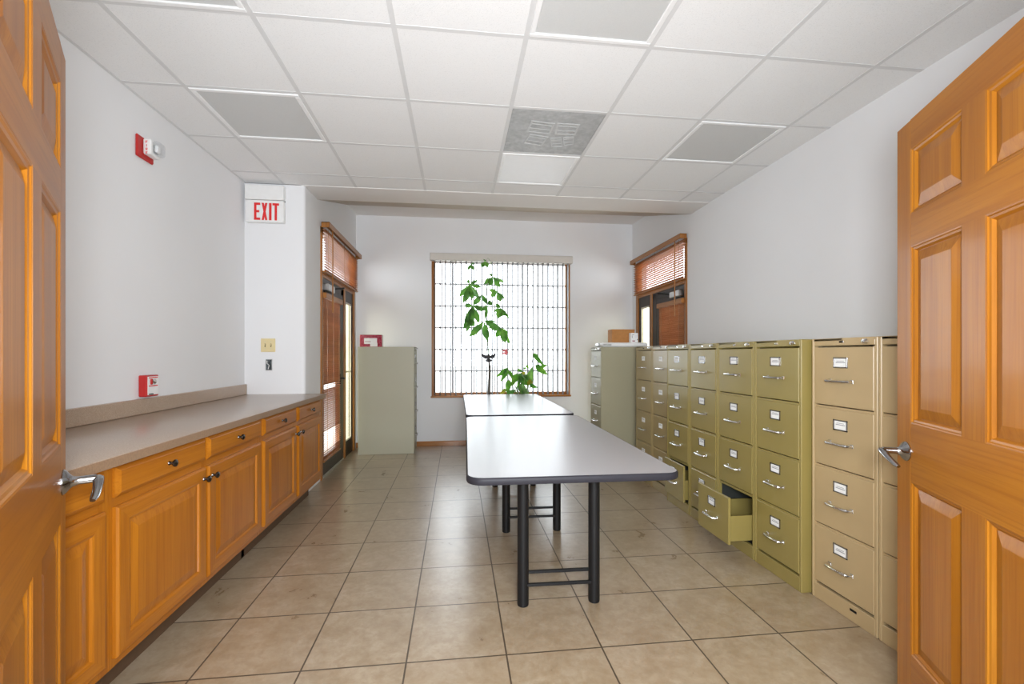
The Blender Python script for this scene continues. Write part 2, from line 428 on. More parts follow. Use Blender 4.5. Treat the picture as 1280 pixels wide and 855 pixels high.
for x in (-.21, .23, .52, .71, 1.20): m.box(x - .009, x + .009, YB + .1005, YB + .1085, c, d, M['muntin'])
wbuild(m, 'muntins', win)
m = MB(); m.box(a, b, YB + .110, YB + .114, c, d, M['glass']); wbuild(m, 'glass', win)

# vertical blind: hung over the window opening
vb = empty('vertical_blind', ((WX0 + WX1) / 2, YB, 2.50), label='white vertical blind with taupe headrail, slats open, over the window', cat='blind')
def vbuild(mb, name): 
    o = mb.build(name, vb); o.location = (-(WX0 + WX1) / 2, -YB, -2.50); return o
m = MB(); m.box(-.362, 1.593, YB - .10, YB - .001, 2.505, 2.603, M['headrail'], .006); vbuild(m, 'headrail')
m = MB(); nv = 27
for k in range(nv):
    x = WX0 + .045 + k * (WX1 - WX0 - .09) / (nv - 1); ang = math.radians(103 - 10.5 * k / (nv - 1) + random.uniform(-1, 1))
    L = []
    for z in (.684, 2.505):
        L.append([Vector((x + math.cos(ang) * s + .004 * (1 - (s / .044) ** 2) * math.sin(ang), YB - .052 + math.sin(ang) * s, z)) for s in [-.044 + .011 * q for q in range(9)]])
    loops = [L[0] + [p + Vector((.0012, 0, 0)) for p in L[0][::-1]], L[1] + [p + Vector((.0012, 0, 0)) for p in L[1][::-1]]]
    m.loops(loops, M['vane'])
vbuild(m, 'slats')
m = MB(); m.tube([(1.583, YB - .03, z) for z in (2.51, 1.6, .76)], .003, M['white_plastic'], 6); m.box(1.570, 1.594, YB - .04, YB - .02, .70, .77, M['white_plastic'], .004); vbuild(m, 'pull_cord')

# ---------------------------------------------------------------- exterior door assemblies
def slats(mb, x0, x1, y, z0, z1, pitch, width, tilt, mat, th=.0028):
    z = z0
    while z < z1:
        t = tilt(z) if callable(tilt) else tilt
        c, s = math.cos(t) * width / 2, math.sin(t) * width / 2
        n = Vector((0, -math.sin(t), math.cos(t))) * th / 2
        q = []
        for x in (x0, x1):
            A, B = Vector((x, y - c, z - s)), Vector((x, y + c, z + s))
            q.append([A - n, B - n, B + n, A + n])
        mb.loops(q, mat); z += pitch
def ext_door(n, origin, rotz, L, mirror, side):
    X = (lambda u: L - u) if mirror else (lambda u: u)
    k = L / 1.49
    root = empty('door_%d' % n, origin, rotz, '%s exterior glass door with sidelight and transom in oak casing' % side, 'door', kind='structure')
    def bx(mb, u0, u1, y0, y1, z0, z1, mat, bev=.002): mb.box(X(u0 * k), X(u1 * k), y0, y1, z0, z1, mat, bev)
    m = MB()
    bx(m, 0, .05, -.012, .05, 0, 2.50, M['trim_z'], .004); bx(m, 1.41, 1.49, -.012, .05, 0, 2.50, M['trim_z'], .004)
    bx(m, 0, 1.49, -.012, .05, 2.44, 2.505, M['trim_x'], .004); bx(m, .05, 1.41, -.006, .045, 2.015, 2.08, M['trim_x'], .004)
    bx(m, .94, 1.01, -.004, .045, 0, 2.03, M['trim_z'], .004)
    m.build('casing', root)
    m = MB(); bx(m, .05, 1.41, .020, .025, 2.08, 2.44, M['glass']); m.build('transom_glass', root)
    m = MB()   # fixed dark metal frame
    bx(m, .05, .94, .004, .042, 1.93, 2.015, M['bronze']); bx(m, .82, .94, .004, .042, 0, 2.0, M['bronze'])
    bx(m, .05, .075, .004, .042, 0, 1.95, M['bronze']); bx(m, .05, .94, .0, .05, 0, .02, M['steel'])
    m.build('door_frame', root)
    m = MB()   # the leaf
    bx(m, .075, .15, .006, .040, .02, 1.93, M['bronze']); bx(m, .70, .82, .006, .040, .02, 1.93, M['bronze'])
    bx(m, .15, .70, .006, .040, 1.80, 1.93, M['bronze']); bx(m, .15, .70, .006, .040, .02, .20, M['bronze'])
    leaf = m.build('door_leaf', root)
    m = MB(); bx(m, .15, .70, .026, .031, .20, 1.80, M['glass']); m.build('glass', leaf)
    m = MB()
    bx(m, .735, .775, -.010, .006, .90, 1.02, M['black_metal'], .006)
    m.tube([(X(.755 * k), 0, .97), (X(.755 * k), -.05, .97), (X(.70 * k), -.056, .97)], .010, M['black_metal'], 8)
    m.build('handle', leaf)
    m = MB(); bx(m, .09, .33, -.055, .006, 1.885, 1.955, M['steel'], .006)
    m.tube([(X(.33 * k), -.03, 1.93), (X(.56 * k), -.09, 1.975), (X(.75 * k), .0, 1.99)], .009, M['black_metal'], 8)
    m.build('door_closer', leaf)
    m = MB()   # sidelight frame + glass
    bx(m, 1.01, 1.055, .004, .042, 0, 2.02, M['bronze']); bx(m, 1.35, 1.41, .004, .042, 0, 2.02, M['bronze'])
    bx(m, 1.055, 1.35, .004, .042, 1.88, 2.02, M['bronze']); bx(m, 1.055, 1.35, .004, .042, 0, .18, M['bronze'])
    sl = m.build('sidelight_frame', root)
    m = MB()
    for z in (.18, 1.02, 1.86): bx(m, 1.055, 1.35, .010, .026, z, z + .022, M['headrail'])
    for u in (1.055, 1.33): bx(m, u, u + .02, .010, .026, .18, 1.88, M['headrail'])
    m.build('glazing_bead', sl)
    m = MB(); bx(m, 1.06, 1.345, .016, .020, .19, 1.87, M['glass_warm']); m.build('sidelight_glass', sl)
    # blinds are separate things
    def blind(nm, lab, u0, u1, y, zt, zb, pitch, width, tilt, valance):
        b = empty(nm, origin, rotz, lab, 'blind')
        m = MB()
        if valance:
            bx(m, u0 - .02, u1 + .02, -.092, -.080, zt - .055, zt, M['trim_x'], .003)
            bx(m, u0 - .02, u1 + .02, -.092, -.013, zt - .012, zt, M['trim_x'], .003)
            for u in (u0 - .02, u1 + .008): bx(m, u, u + .012, -.090, -.013, zt - .055, zt, M['trim_z'], .003)
        else:
            bx(m, u0 - .005, u1 + .015, y - .03, y + .022, zt - .055, zt, M['trim_x'], .004)
        m.build('valance', b)
        m = MB(); xa, xb = sorted((X(u0 * k), X(u1 * k))); slats(m, xa, xb, y, zb + .03, zt - .05, pitch, width, tilt, M['blind']); m.build('slats', b)
        m = MB(); bx(m, u0, u1, y - width / 2, y + width / 2, zb, zb + .016, M['trim_x'], .003); m.build('bottom_rail', b)
        for u in (u0 + .09, (u0 + u1) / 2, u1 - .09):
            m = MB(); m.tube([(X(u * k), y - width / 2 - .003, zb + .01), (X(u * k), y - width / 2 - .003, zt - .05)], .0022, M['trim_z'], 5)
            m.build('ladder_cord', b)
        if valance:
            m = MB(); m.tube([(X((u0 + .12) * k), y - .05, zt - .05), (X((u0 + .12) * k), y - .052, zt - .88)], .0065, M['trim_z'], 8); m.build('wand', b)
    blind('transom_blind', 'wooden blind under a valance across the transom of the %s exterior door' % side.lower(), .005, 1.48, -.034, 2.545, 2.055, .026, .030, math.radians(-18 if mirror else -2), True)
    def tilt(z): return math.radians(-4 if .28 < z < .47 else 12 if .885 < z < .935 else -66)
    blind('door_blind', 'wooden blind lowered on the %s exterior door leaf' % side.lower(), .056, .70, -.013, 1.86, .165, .0215, .024, tilt, False)
ext_door(1, (XA, LY0, 0), PI / 2, LY1 - LY0, False, 'Left')
ext_door(2, (xr(RY1), RY1, 0), -PI / 2 - RTILT, RY1 - RY0, True, 'Right')

# ---------------------------------------------------------------- outdoors beyond the glass
m = MB(); m.box(-30, 30, 9.0, 50, -.3, -.05, M['concrete']); m.box(-30, -6, -6, 9, -.3, -.05, M['concrete']); m.box(7, 30, -6, 9, -.3, -.05, M['concrete']); struct('ground_outside', m, 'pale concrete yard outside the windows', 'ground')

# ---------------------------------------------------------------- six-panel interior doors
W, H6, T6 = .80, 2.03, .044
def door6(n, hinge, ang, side, seen, label):
    root = empty('door_%d' % n, (hinge[0], hinge[1], 0), ang, label, 'door', kind='structure')
    yc = -seen * T6 / 2            # seen=+1: face at local y=0 looks to +y
    y0, y1 = yc - T6 / 2, yc + T6 / 2
    c0, c1, c2, c3 = W - .712, W - .447, W - .352, W - .087   # column edges from the hinge
    c0, c1, c2, c3 = .088, .353, .447, .712
    rows = [(.235, .818), (1.012, 1.605), (1.712, 1.932)]
    m = MB(); z0 = .012
    m.box(0, c0, y0, y1, z0, H6, M['oak_z'], .002); m.box(c3, W, y0, y1, z0, H6, M['oak_z'], .002)
    for a, b in ((z0, .235), (.818, 1.012), (1.605, 1.712), (1.932, H6)): m.box(c0, c3, y0, y1, a, b, M['oak_x'])
    for a, b in rows: m.box(c1, c2, y0, y1, a, b, M['oak_z'])
    m.build('door_leaf', root)
    for xa, xb in ((c0, c1), (c2, c3)):
        for a, b in rows:
            m = MB()
            for sgn in (1, -1):
                yf = yc + sgn * T6 / 2
                def rect(ins, dep): return [Vector((xa + ins, yf - sgn * dep, a + ins)), Vector((xb - ins, yf - sgn * dep, a + ins)), Vector((xb - ins, yf - sgn * dep, b - ins)), Vector((xa + ins, yf - sgn * dep, b - ins))]
                seq = [(0, .0005), (.004, .001), (.007, .004), (.013, .0055), (.019, .0125), (.021, .0125), (.021, .0118), (.052, .0035), (.055, .003)]
                L = [rect(*q) for q in seq]
                for k in range(len(seq) - 1):
                    for s in range(4):
                        s2 = (s + 1) % 4
                        m.quad(L[k][s], L[k][s2], L[k + 1][s2], L[k + 1][s], M['oak_x'] if s in (0, 2) and k < 5 else M['oak_z'])
                m.quad(*L[-1], M['oak_z'])
            m.build('panel', root, smooth=20)
    # lever set on both faces
    for sgn in (1, -1):
        yf = yc + sgn * T6 / 2; X0, Z0 = W - .060, .913
        m = MB()
        m.lathe([(.033, 0), (.033, .003), (.029, .008), (.020, .014), (.0135, .020), (.012, .026), (.011, .03), (.011, .066)], (X0, yf, Z0), (0, sgn, 0), M['lever'], 24)
        m.tube([(X0 + .010, yf + sgn * .068, Z0 + .002), (X0, yf + sgn * .069, Z0), (X0 - .022, yf + sgn * .070, Z0 - .007), (X0 - .055, yf + sgn * .070, Z0 - .018), (X0 - .085, yf + sgn * .067, Z0 - .029), (X0 - .100, yf + sgn * .064, Z0 - .034)], [.008, .012, .011, .0095, .009, .006], M['lever'], 12, flat=.75)
        tag(m.build('door_handle', root), 'chrome lever handle')
    for z in (.25, 1.05, 1.82):
        m = MB(); yh = yc - seen * 0
        m.tube([(-.004, y1 + .004 if seen > 0 else y0 - .004, z - .045), (-.004, y1 + .004 if seen > 0 else y0 - .004, z + .045)], .006, M['steel'], 8)
        m.box(0, .03, (y1 if seen > 0 else y0) - .0015, (y1 if seen > 0 else y0) + .0015, z - .045, z + .045, M['steel'])
        m.build('hinge', root)
    return root
FR, dR = (1.545, 1.433), (-.408, -.913)
FL, dL = (-1.041, 1.351), (.528, -.849)
door6(3, (FR[0] + dR[0] * W, FR[1] + dR[1] * W), math.atan2(.913, .408), 'right', 1, 'oak six-panel door leaf standing open in front of the filing cabinets')
door6(4, (FL[0] + dL[0] * W, FL[1] + dL[1] * W), math.atan2(.849, -.528), 'left', -1, 'oak six-panel door leaf standing open in front of the wood base cabinets')

# ---------------------------------------------------------------- oak base cabinets and countertop
XD = -1.185
def front_slab(mb, x0, x1, z0, z1, y, mat, ch=.012, th=.02):
    def rect(i, yy): return [Vector((x0 + i, yy, z0 + i)), Vector((x1 - i, yy, z0 + i)), Vector((x1 - i, yy, z1 - i)), Vector((x0 + i, yy, z1 - i))]
    mb.loops([rect(0, y + th), rect(0, y + th * .55), rect(ch * .75, y + .002), rect(ch, y)], mat)
def knob(parent, x, z, y):
    m = MB(); m.lathe([(.009, 0), (.0075, .003), (.0055, .008), (.0055, .013), (.0125, .017), (.0155, .022), (.0145, .027), (.009, .0305), (0, .032)], (x, y, z), (0, -1, 0), M['pewter'], 16)
    tag(m.build('knob', parent), 'dark metal knob')
def base_cabinet(y0, wid, spans, knobs, label):
    """local x runs away from the camera along the wall, local y into the wall; doors at y=0"""
    root = empty('base_cabinet', (XD, y0, 0), PI / 2, label, 'cabinet', 'oak base cabinets under the counter')
    m = MB(); D = .62; Z1 = .856; zb = .14
    ff0, ff1 = .02, .038
    m.box(0, .018, ff1, D, zb, Z1, M['cab_z']); m.box(wid - .018, wid, ff1, D, zb, Z1, M['cab_z']); m.box(0, wid, ff1, D, zb, zb + .018, M['cab_x']); m.box(0, wid, D - .01, D, zb, Z1, M['cab_z'])
    m.box(.018, wid - .018, ff1, D - .01, Z1 - .015, Z1, M['cab_x'])
    m.box(0, wid, ff0, ff1, zb, .185, M['cab_x']); m.box(0, wid, ff0, ff1, .845, Z1, M['cab_x']); m.box(0, wid, ff0, ff1, .69, .755, M['cab_x'])
    edges = [0] + [v for s in spans for v in (s[0] + .012, s[1] - .012)] + [wid]
    for a, b in zip(edges[::2], edges[1::2]): m.box(a, b, ff0 - .0006, ff1 + .0005, zb - .0004, Z1, M['cab_z'])
    m.box(0, wid, .118, .136, 0, zb, M['toe']); m.box(0, .018, .118, D, 0, zb, M['toe']); m.box(wid - .018, wid, .118, D, 0, zb, M['toe'])
    m.build('cabinet_body', root)
    for (a, b), kx in zip(spans, knobs):
        m = MB(); front_slab(m, a, b, .738, .846, 0, M['cab_x'], .016)
        m.box(a + .03, b - .03, .02, .45, .745, .757, M['cab_x'])
        dr = m.build('drawer', root, smooth=20); knob(dr, (a + b) / 2, .792, 0)
        m = MB(); z0, z1, s = .172, .706, .062
        def rect(i, yy, ins=0): return [Vector((a + i, yy, z0 + i)), Vector((b - i, yy, z0 + i)), Vector((b - i, yy, z1 - i)), Vector((a + i, yy, z1 - i))]
        seq = [(0, .02), (0, .008), (.006, .001), (.010, 0), (s - .006, 0), (s, .002), (s + .004, .009), (s + .008, .009), (s + .040, .002), (s + .043, .0015)]
        L = [rect(*q) for q in seq]
        for k in range(len(seq) - 1):
            for q in range(4):
                q2 = (q + 1) % 4
                m.quad(L[k][q], L[k][q2], L[k + 1][q2], L[k + 1][q], M['cab_x'] if q in (0, 2) and k < 6 else M['cab_z'])
        m.quad(*L[-1], M['cab_z']); m.quad(*L[0][::-1], M['cab_z'])
        dd = m.build('door', root, smooth=20)
        knob(dd, kx, .655, 0)
    return root
base_cabinet(.605, 1.130, [(.02, .545), (.57, 1.10)], [.515, .60], 'oak base cabinet nearest the open double door, partly behind its leaf')
base_cabinet(1.736, 1.220, [(.019, .590), (.612, 1.200)], [.565, .640], 'middle oak base cabinet with the widest near door, below the red pull station')
base_cabinet(2.957, 1.238, [(.026, .592), (.640, 1.215)], [.567, .668], 'oak base cabinet at the far end of the counter, below the switch plate')
ct = empty('countertop', (-1.16, .60, .857), 0, 'brown speckled laminate countertop running over the oak base cabinets', 'countertop')
m = MB(); m.box(XL + .001 + 1.16, 0, .03, 3.602, 0, .038, M['laminate'], .004, 2); m.build('counter_slab', ct)
m = MB(); m.box(-.004, .0014, .031, 3.601, .003, .0355, M['laminate_edge'], .0006); tag(m.build('front_edge', ct), 'laminate strip along the front edge, shade put into its browner colour')
m = MB(); m.box(XL + .001 + 1.16, XL + .022 + 1.16, .03, 3.597, .0385, .128, M['laminate'], .003); m.build('backsplash', ct)

# ---------------------------------------------------------------- filing cabinets
def file_cabinet(w, depth, h, pal, label, group, opened=None, drawer_gap=0.0, emblem='ink', framed=True, scuff=False):
    root = empty('filing_cabinet', (0, 0, 0), 0, label, 'filing cabinet', group)
    P = M[pal]; m = MB(); t = .014; rec = .003
    m.box(0, t, 0, depth, 0, h, P, .003); m.box(w - t, w, 0, depth, 0, h, P, .003)
    m.box(t, w - t, depth - .0098, depth - .0005, .02, h - .002, P)
    for xx in (t, w - t - .002): m.box(xx, xx + .002, .022, depth - .01, .08, h - .04, M['cab_dark'])
    m.box(t + .0002, w - t - .0002, .001, depth - .010, h - .012, h - .0004, P)
    m.box(t, w - t, .001, .022, h - .036, h - .001, P, .002)
    m.box(t, w - t, .001, .022, 0, .078, P, .002); m.box(t, w - t, .02, depth - .02, .06, .072, M['cab_dark'])
    zt = h - .040; p = (zt - .080) / 4
    for k in range(1, 4): m.box(t, w - t, .006, .03, .080 + k * p - .008, .080 + k * p + .006, P)
    for xx in (t, w - t - .007): m.box(xx, xx + .007, .004, .02, .07, zt, P)
    m.build('cabinet_body', root)
    for k in range(4):
        z0, z1 = zt - (k + 1) * p + .011, zt - k * p - .004
        out, sag = (opened[1], opened[2]) if opened and opened[0] == k else (0, 0)
        x0, x1 = t + .0045, w - t - .0045
        m = MB()
        def tr(v): return v
        m.box(x0, x1, 0, .016, z0, z1, P, .003)
        # tray behind the front
        m.box(x0 + .02, x0 + .024, .016, depth - .06, z0 + .02, z0 + .17, P); m.box(x1 - .024, x1 - .02, .016, depth - .06, z0 + .02, z0 + .17, P)
        m.box(x0 + .016, x0 + .028, .016, depth - .06, z0 + .135, z0 + .17, P); m.box(x1 - .028, x1 - .016, .016, depth - .06, z0 + .135, z0 + .17, P)
        m.box(x0 + .02, x1 - .02, .016, depth - .06, z0 + .015, z0 + .020, P); m.box(x0 + .02, x1 - .02, depth - .064, depth - .06, z0 + .02, z0 + .17, P)
        d = m.build('drawer', root)
        d.location = (0, -out, 0)
        if sag: d.rotation_euler = (0, 0, sag)
        xc = w / 2 - .006; zl = z1 - .074; zh = z1 - .164
        if framed:
            m = MB()
            for a, b, c, e in ((-.040, .040, .019, .025), (-.040, .040, -.027, -.021), (-.040, -.034, -.027, .025), (.034, .040, -.027, .025)): m.box(xc + a, xc + b, -.005, 0, zl + c, zl + e, M['lever'], .001)
            fr = tag(m.build('label_holder', d), 'chrome label frame')
        else: fr = d
        m = MB(); m.box(xc - .035, xc + .035, -.002, 0, zl - .022, zl + .020, M['card'])
        q = random.uniform(-.006, .004)
        m.box(xc - .026, xc + .026, -.0026, -.0018, zl + q, zl + q + .004, M['ink'])
        m.box(xc - .022, xc + .02, -.0026, -.0018, zl + q + .008, zl + q + .0105, M['ink'])
        tag(m.build('label_card', d), 'white paper label')
        m = MB()
        hw = .062
        m.tube([(xc - hw, .001, zh), (xc - hw, -.014, zh), (xc - hw + .008, -.026, zh), (xc - hw + .03, -.029, zh), (xc + hw - .03, -.029, zh), (xc + hw - .008, -.026, zh), (xc + hw, -.014, zh), (xc + hw, .001, zh)], [.009, .009, .0095, .0085, .0085, .0095, .009, .009], M['chrome'], 10, flat=.8)
        for s in (-1, 1): m.box(xc + s * hw - .010, xc + s * hw + .010, -.004, .0, zh - .009, zh + .009, M['chrome'], .002)
        tag(m.build('handle', d), 'chrome bar handle')
    m = MB(); m.lathe([(.0115, 0), (.0115, .010), (.009, .014), (.009, .019), (0, .020)], (w - .055, .001, h - .019), (0, -1, 0), M['chrome'], 14); tag(m.build('lock', root), 'chrome lock button')
    m = MB(); m.box(w / 2 - .016, w / 2 + .010, -.0015, .002, h - .024, h - .014, M['pewter'] if emblem == 'ink' else M['chrome'], .003); m.build('badge', root)
    if scuff:
        m = MB(); m.box(w * .62, w * .62 + .035, -.0008, .002, .047, .058, M['black_metal'], .0005, rot=None); m.build('chipped_spot', root)
    return root
G = 'filing cabinets along the right wall'
HC = 1.322
def place_r(o, xf, yfar): o.location = (xf, yfar, 0); o.rotation_euler.z = -PI / 2
specs = [  # near y, far y, front x, palette, opened drawer, label, emblem, framed
    (1.396, 1.774, 1.822, 'tan', None, 'tan filing cabinet half hidden behind the open oak door leaf', 'ink', True, False),
    (1.779, 2.150, 1.822, 'tan', None, 'tan four-drawer filing cabinet fully in view, nearest to the oak door leaf', 'ink', True, True),
    (2.165, 2.540, 1.776, 'olive', None, 'olive filing cabinet with all drawers shut, beside the fully visible tan one', 'chrome', True, False),
    (2.545, 2.932, 1.776, 'olive', (3, .152, .0), 'olive filing cabinet with its bottom drawer pulled well open', 'chrome', True, False),
    (2.937, 3.312, 1.776, 'olive', None, 'olive filing cabinet, all shut, between the two with open bottom drawers', 'chrome', True, False),
    (3.317, 3.690, 1.776, 'olive', (3, .030, -.02), 'olive filing cabinet with bottom drawer slightly ajar near the table corner', 'chrome', True, False),
    (3.695, 4.068, 1.812, 'khaki', None, 'khaki filing cabinet next beyond the olive one with the ajar drawer', 'ink', False, False),
    (4.073, 4.450, 1.812, 'khaki', None, 'khaki filing cabinet ending the row, its front beside the drab cabinet', 'ink', False, False),
]
for (ya, yb, xf, pal, op, lab, em, fr, sc) in specs:
    dep = min(.66, xr(ya) - xf - .004)
    o = file_cabinet(yb - ya, dep, HC, pal, lab, G, op, emblem=em, framed=fr, scuff=sc); place_r(o, xf, yb)
o = file_cabinet(.38, .68, HC, 'drab', 'drab filing cabinet jutting into the room, cardboard box on top', G, emblem='chrome', framed=False); place_r(o, 1.528, 5.09)
o = file_cabinet(.38, .68, 1.337, 'putty', 'putty grey filing cabinet seen from its side, red box on top', None, emblem='chrome', framed=True)
o.location = (-.536, 5.79, 0); o.rotation_euler.z = PI / 2

# ---------------------------------------------------------------- tables
def table(loc, rot, wid, ln, label, legs_y=(-.475, .475)):
    root = empty('table', loc, rot, label, 'table', 'grey tables end to end')
    def rr(ins, z, r=.07):
        pts = []
        for cx, cy, a0 in ((wid / 2, ln / 2, 0), (-wid / 2, ln / 2, 90), (-wid / 2, -ln / 2, 180), (wid / 2, -ln / 2, 270)):
            sx, sy = (1 if cx > 0 else -1), (1 if cy > 0 else -1)
            for k in range(9):
                a = math.radians(a0 + k * 90 / 8)
                pts.append(Vector((cx - sx * r + (r - ins) * math.cos(a), cy - sy * r + (r - ins) * math.sin(a), z)))
        return pts
    zt = .740
    m = MB(); m.loops([rr(.003, zt - .029), rr(.003, zt)], M['table']); m.build('tabletop', root)
    m = MB(); m.loops([rr(.006, zt - .030), rr(.0, zt - .030), rr(-.003, zt - .024), rr(-.003, zt - .007), rr(0, zt - .0015), rr(.0035, zt + .0005), rr(.006, zt - .001)], M['black_edge'], False, False)
    tag(m.build('edge_band', root), 'black edge band')
    for y in legs_y:
        m = MB()
        m.box(-.24, .24, y - .04, y + .04, zt - .036, zt - .029, M['black_metal'], .002)
        m.build('mounting_plate', root)
        for z in (.158, .106):
            m = MB(); m.box(-.17, .17, y - .008 + (.012 if z > .13 else -.012), y + .008 + (.012 if z > .13 else -.012), z - .007, z + .007, M['black_metal'], .002)
            m.build('crossbar', root)
        for sx in (-1, 1):
            m = MB(); x = sx * .18
            m.lathe([(.022, 0), (.0275, .004), (.0285, .012), (.0285, zt - .036), (.05, zt - .036), (.05, zt - .030)], (x, y, 0), (0, 0, 1), M['black_metal'], 20)
            m.build('leg', root)
    return root
table((.513, 2.760, 0), math.radians(-1.0), .915, 1.845, 'grey rectangular table nearest the camera, black edge and legs', (-.535, .400))
table((.535, 4.735, 0), math.radians(-.1), .92, 1.94, 'grey rectangular table farther back, end against the plants by the window')

# ---------------------------------------------------------------- ceiling fixtures
labs = {(1, 0): 'grey square ceiling light at the picture top, above the counter side', (4, 0): 'large grey square ceiling light above the near table',
        (1, 2): 'grey square ceiling light towards the left wall, near the exit sign', (6, 2): 'grey square ceiling light towards the right wall, above the filing cabinets',
        (4, 3): 'bright white square ceiling light beyond the perforated air vent', (4, 2): 'perforated grey ceiling air vent with louvre squares showing through'}
for (i, j), typ in FIX.items():
    cx, cy = gx(i) + .3048, gy(j) + .3048
    if typ == 'vent':
        root = empty('air_vent', (cx, cy, CZ), 0, labs[(i, j)], 'vent')
        m = MB(); m.box(-.291, .291, -.291, .291, .004, .012, M['diffuser']); m.build('perforated_plate', root)
        Q = dict(A=[(0.471, 2.864), (0.629, 2.884), (0.625, 3.03), (0.46, 3.014)], B=[(0.641, 2.876), (0.791, 2.878), (0.799, 3.024), (0.657, 3.027)], C=[(0.489, 3.039), (0.622, 3.068), (0.599, 3.211), (0.464, 3.179)],
                 D=[(0.636, 3.081), (0.712, 3.064), (0.754, 3.2), (0.675, 3.218)], E=[(0.722, 3.063), (0.796, 3.039), (0.82, 3.16), (0.758, 3.183)])
        for q in Q.values():
            c = Vector((sum(p[0] for p in q) / 4, sum(p[1] for p in q) / 4)); m = MB()
            O = [Vector((p[0] - cx, p[1] - cy)) for p in q]; cc = c - Vector((cx, cy))
            I = [cc + (p - cc) * .84 for p in O]
            for k in range(4):
                k2 = (k + 1) % 4
                m.loops([[Vector((p.x, p.y, z)) for p in (O[k], O[k2], I[k2], I[k])] for z in (.0015, .006)], M['deflector'])
            for s in (-.3, .15):
                A = cc + (O[0] + (O[3] - O[0]) * (.5 + s) - cc) * .84; B = cc + (O[1] + (O[2] - O[1]) * (.5 + s) - cc) * .84
                n = (B - A).normalized() * .003; n = Vector((-n.y, n.x))
                m.loops([[Vector((p.x, p.y, z)) for p in (A - n, B - n, B + n, A + n)] for z in (.002, .006)], M['deflector'])
            m.build('deflector', root)
    else:
        root = empty('ceiling_light', (cx, cy, CZ), 0, labs[(i, j)], 'ceiling light', 'square lights in the suspended ceiling')
        m = MB(); r0, r1 = .293, .268
        for a in ((-r0, r0, -r0, -r1), (-r0, r0, r1, r0), (-r0, -r1, -r1, r1), (r1, r0, -r1, r1)): m.box(*a, -.004, .014, M['white_metal'], .003)
        m.box(-r0, r0, -r0, r0, .075, .08, M['white_metal'])
        for a in ((-r0, r0, -r0, -r0 + .004), (-r0, r0, r0 - .004, r0), (-r0, -r0 + .004, -r0, r0), (r0 - .004, r0, -r0, r0)): m.box(*a, .012, .078, M['white_metal'])
        m.build('light_frame', root)
        m = MB(); m.box(-r1, r1, -r1, r1, .003, .008, M[typ]); m.build('lens_panel', root)

# ---------------------------------------------------------------- wall devices
# exit sign
root = empty('exit_sign', (-1.6505, YJ, 2.385), 0, 'white box sign reading EXIT in red at the top of the narrow wall', 'sign')
m = MB(); m.box(-.158, .158, -.062, -.001, .192, .318, M['white_plastic'], .004); m.build('housing', root)
m = MB(); m.box(-.156, .156, -.055, -.003, 0, .189, M['white_plastic'], .005); m.build('sign_face', root)
m = MB(); zl, zh = .016, .164; y0, y1 = -.0575, -.0545; f = lambda a, b, h: Vector((a, h, b)); RS = M['red_sign']; w = .019
def st(x0, x1, z0, z1): m.box(x0, x1, y0, y1, z0, z1, RS)
ox = 1.6505 - .012
E0, E1 = -1.722 + ox, -1.672 + ox
st(E0, E0 + w, zl, zh); st(E0 + w, E1, zl, zl + w); st(E0 + w, E1, zh - w, zh); st(E0 + w, E1 - .008, .081, .081 + w)
a, b = -1.660 + ox, -1.614 + ox; hw = .011
m.prism([(a, zl), (a + .017, zl), (b, zh), (b - .017, zh)], y0, y1, f, RS); m.prism([(b - .017, zl), (b, zl), (a + .017, zh), (a, zh)], y0 - .0003, y1, f, RS)
st(-1.600 + ox, -1.580 + ox, zl, zh)
c = -1.545 + ox; st(c - w / 2, c + w / 2, zl, zh - w); st(c - .027, c + .027, zh - w, zh)
tag(m.build('letters', root), 'red letters EXIT')
m = MB(); m.lathe([(.006, 0), (.006, .004), (0, .005)], (.158, -.03, .187), (1, 0, 0), M['pewter'], 10); m.build('latch', root)
# fire strobe on the left wall
root = empty('mounted_fire_strobe', (XL, 2.914, 2.385), 0, 'red wall plate with white fire strobe, high on the left wall', 'alarm')
m = MB(); m.box(.001, .016, -.072, .072, 0, .128, M['red'], .006); m.build('back_plate', root)
m = MB(); m.box(.016, .060, -.030, .058, .028, .118, M['white_plastic'], .006); hs = m.build('strobe_housing', root)
m = MB()
for k, ch in enumerate('FIRE'):
    z = .104 - k * .021; x = .033; h, w2 = .014, .010; yy0, yy1 = -.0312, -.0298
    def sb(a0, a1, b0, b1): m.box(x + a0 * w2, x + a1 * w2, yy0, yy1, z - h + b0 * h, z - h + b1 * h, M['red_sign'])
    if ch in 'FER':
        sb(0, .28, 0, 1); sb(.28, 1, .82, 1); sb(.28, .85, .42, .6)
    if ch == 'E': sb(.28, 1, 0, .18)
    if ch == 'I': sb(.36, .64, 0, 1)
    if ch == 'R': sb(.78, 1, .5, .85); sb(.62, .9, 0, .42)
m.build('lettering', hs)
m = MB(); m.box(.060, .098, -.024, .050, .032, .112, M['clear'], .016, 3); m.build('strobe_lens', root)
m = MB(); m.box(.061, .080, -.002, .028, .052, .092, M['white_plastic'], .004); m.build('flash_tube', root)
# manual pull station
root = empty('fire_pull_station', (XL, 2.925, .995), 0, 'red fire alarm pull station on the left wall just above the countertop', 'alarm')
m = MB(); m.box(.001, .046, -.055, .055, 0, .126, M['red'], .005); m.build('pull_housing', root)
m = MB(); m.box(.046, .049, -.047, .047, .010, .118, M['white_plastic'], .002); m.box(.0485, .0495, -.04, .04, .060, .066, M['red_sign']); m.box(.0485, .0495, -.04, .04, .108, .114, M['red_sign']); m.box(.0485, .0498, -.04, .0, .012, .018, M['black_metal'])
m.build('front_label', root)
m = MB(); m.lathe([(.014, 0), (.014, .006), (.009, .010), (0, .011)], (.049, .006, .088), (1, 0, 0), M['chrome'], 14); m.box(.049, .056, -.03, -.012, .07, .105, M['red'], .003); m.build('pull_handle', root)
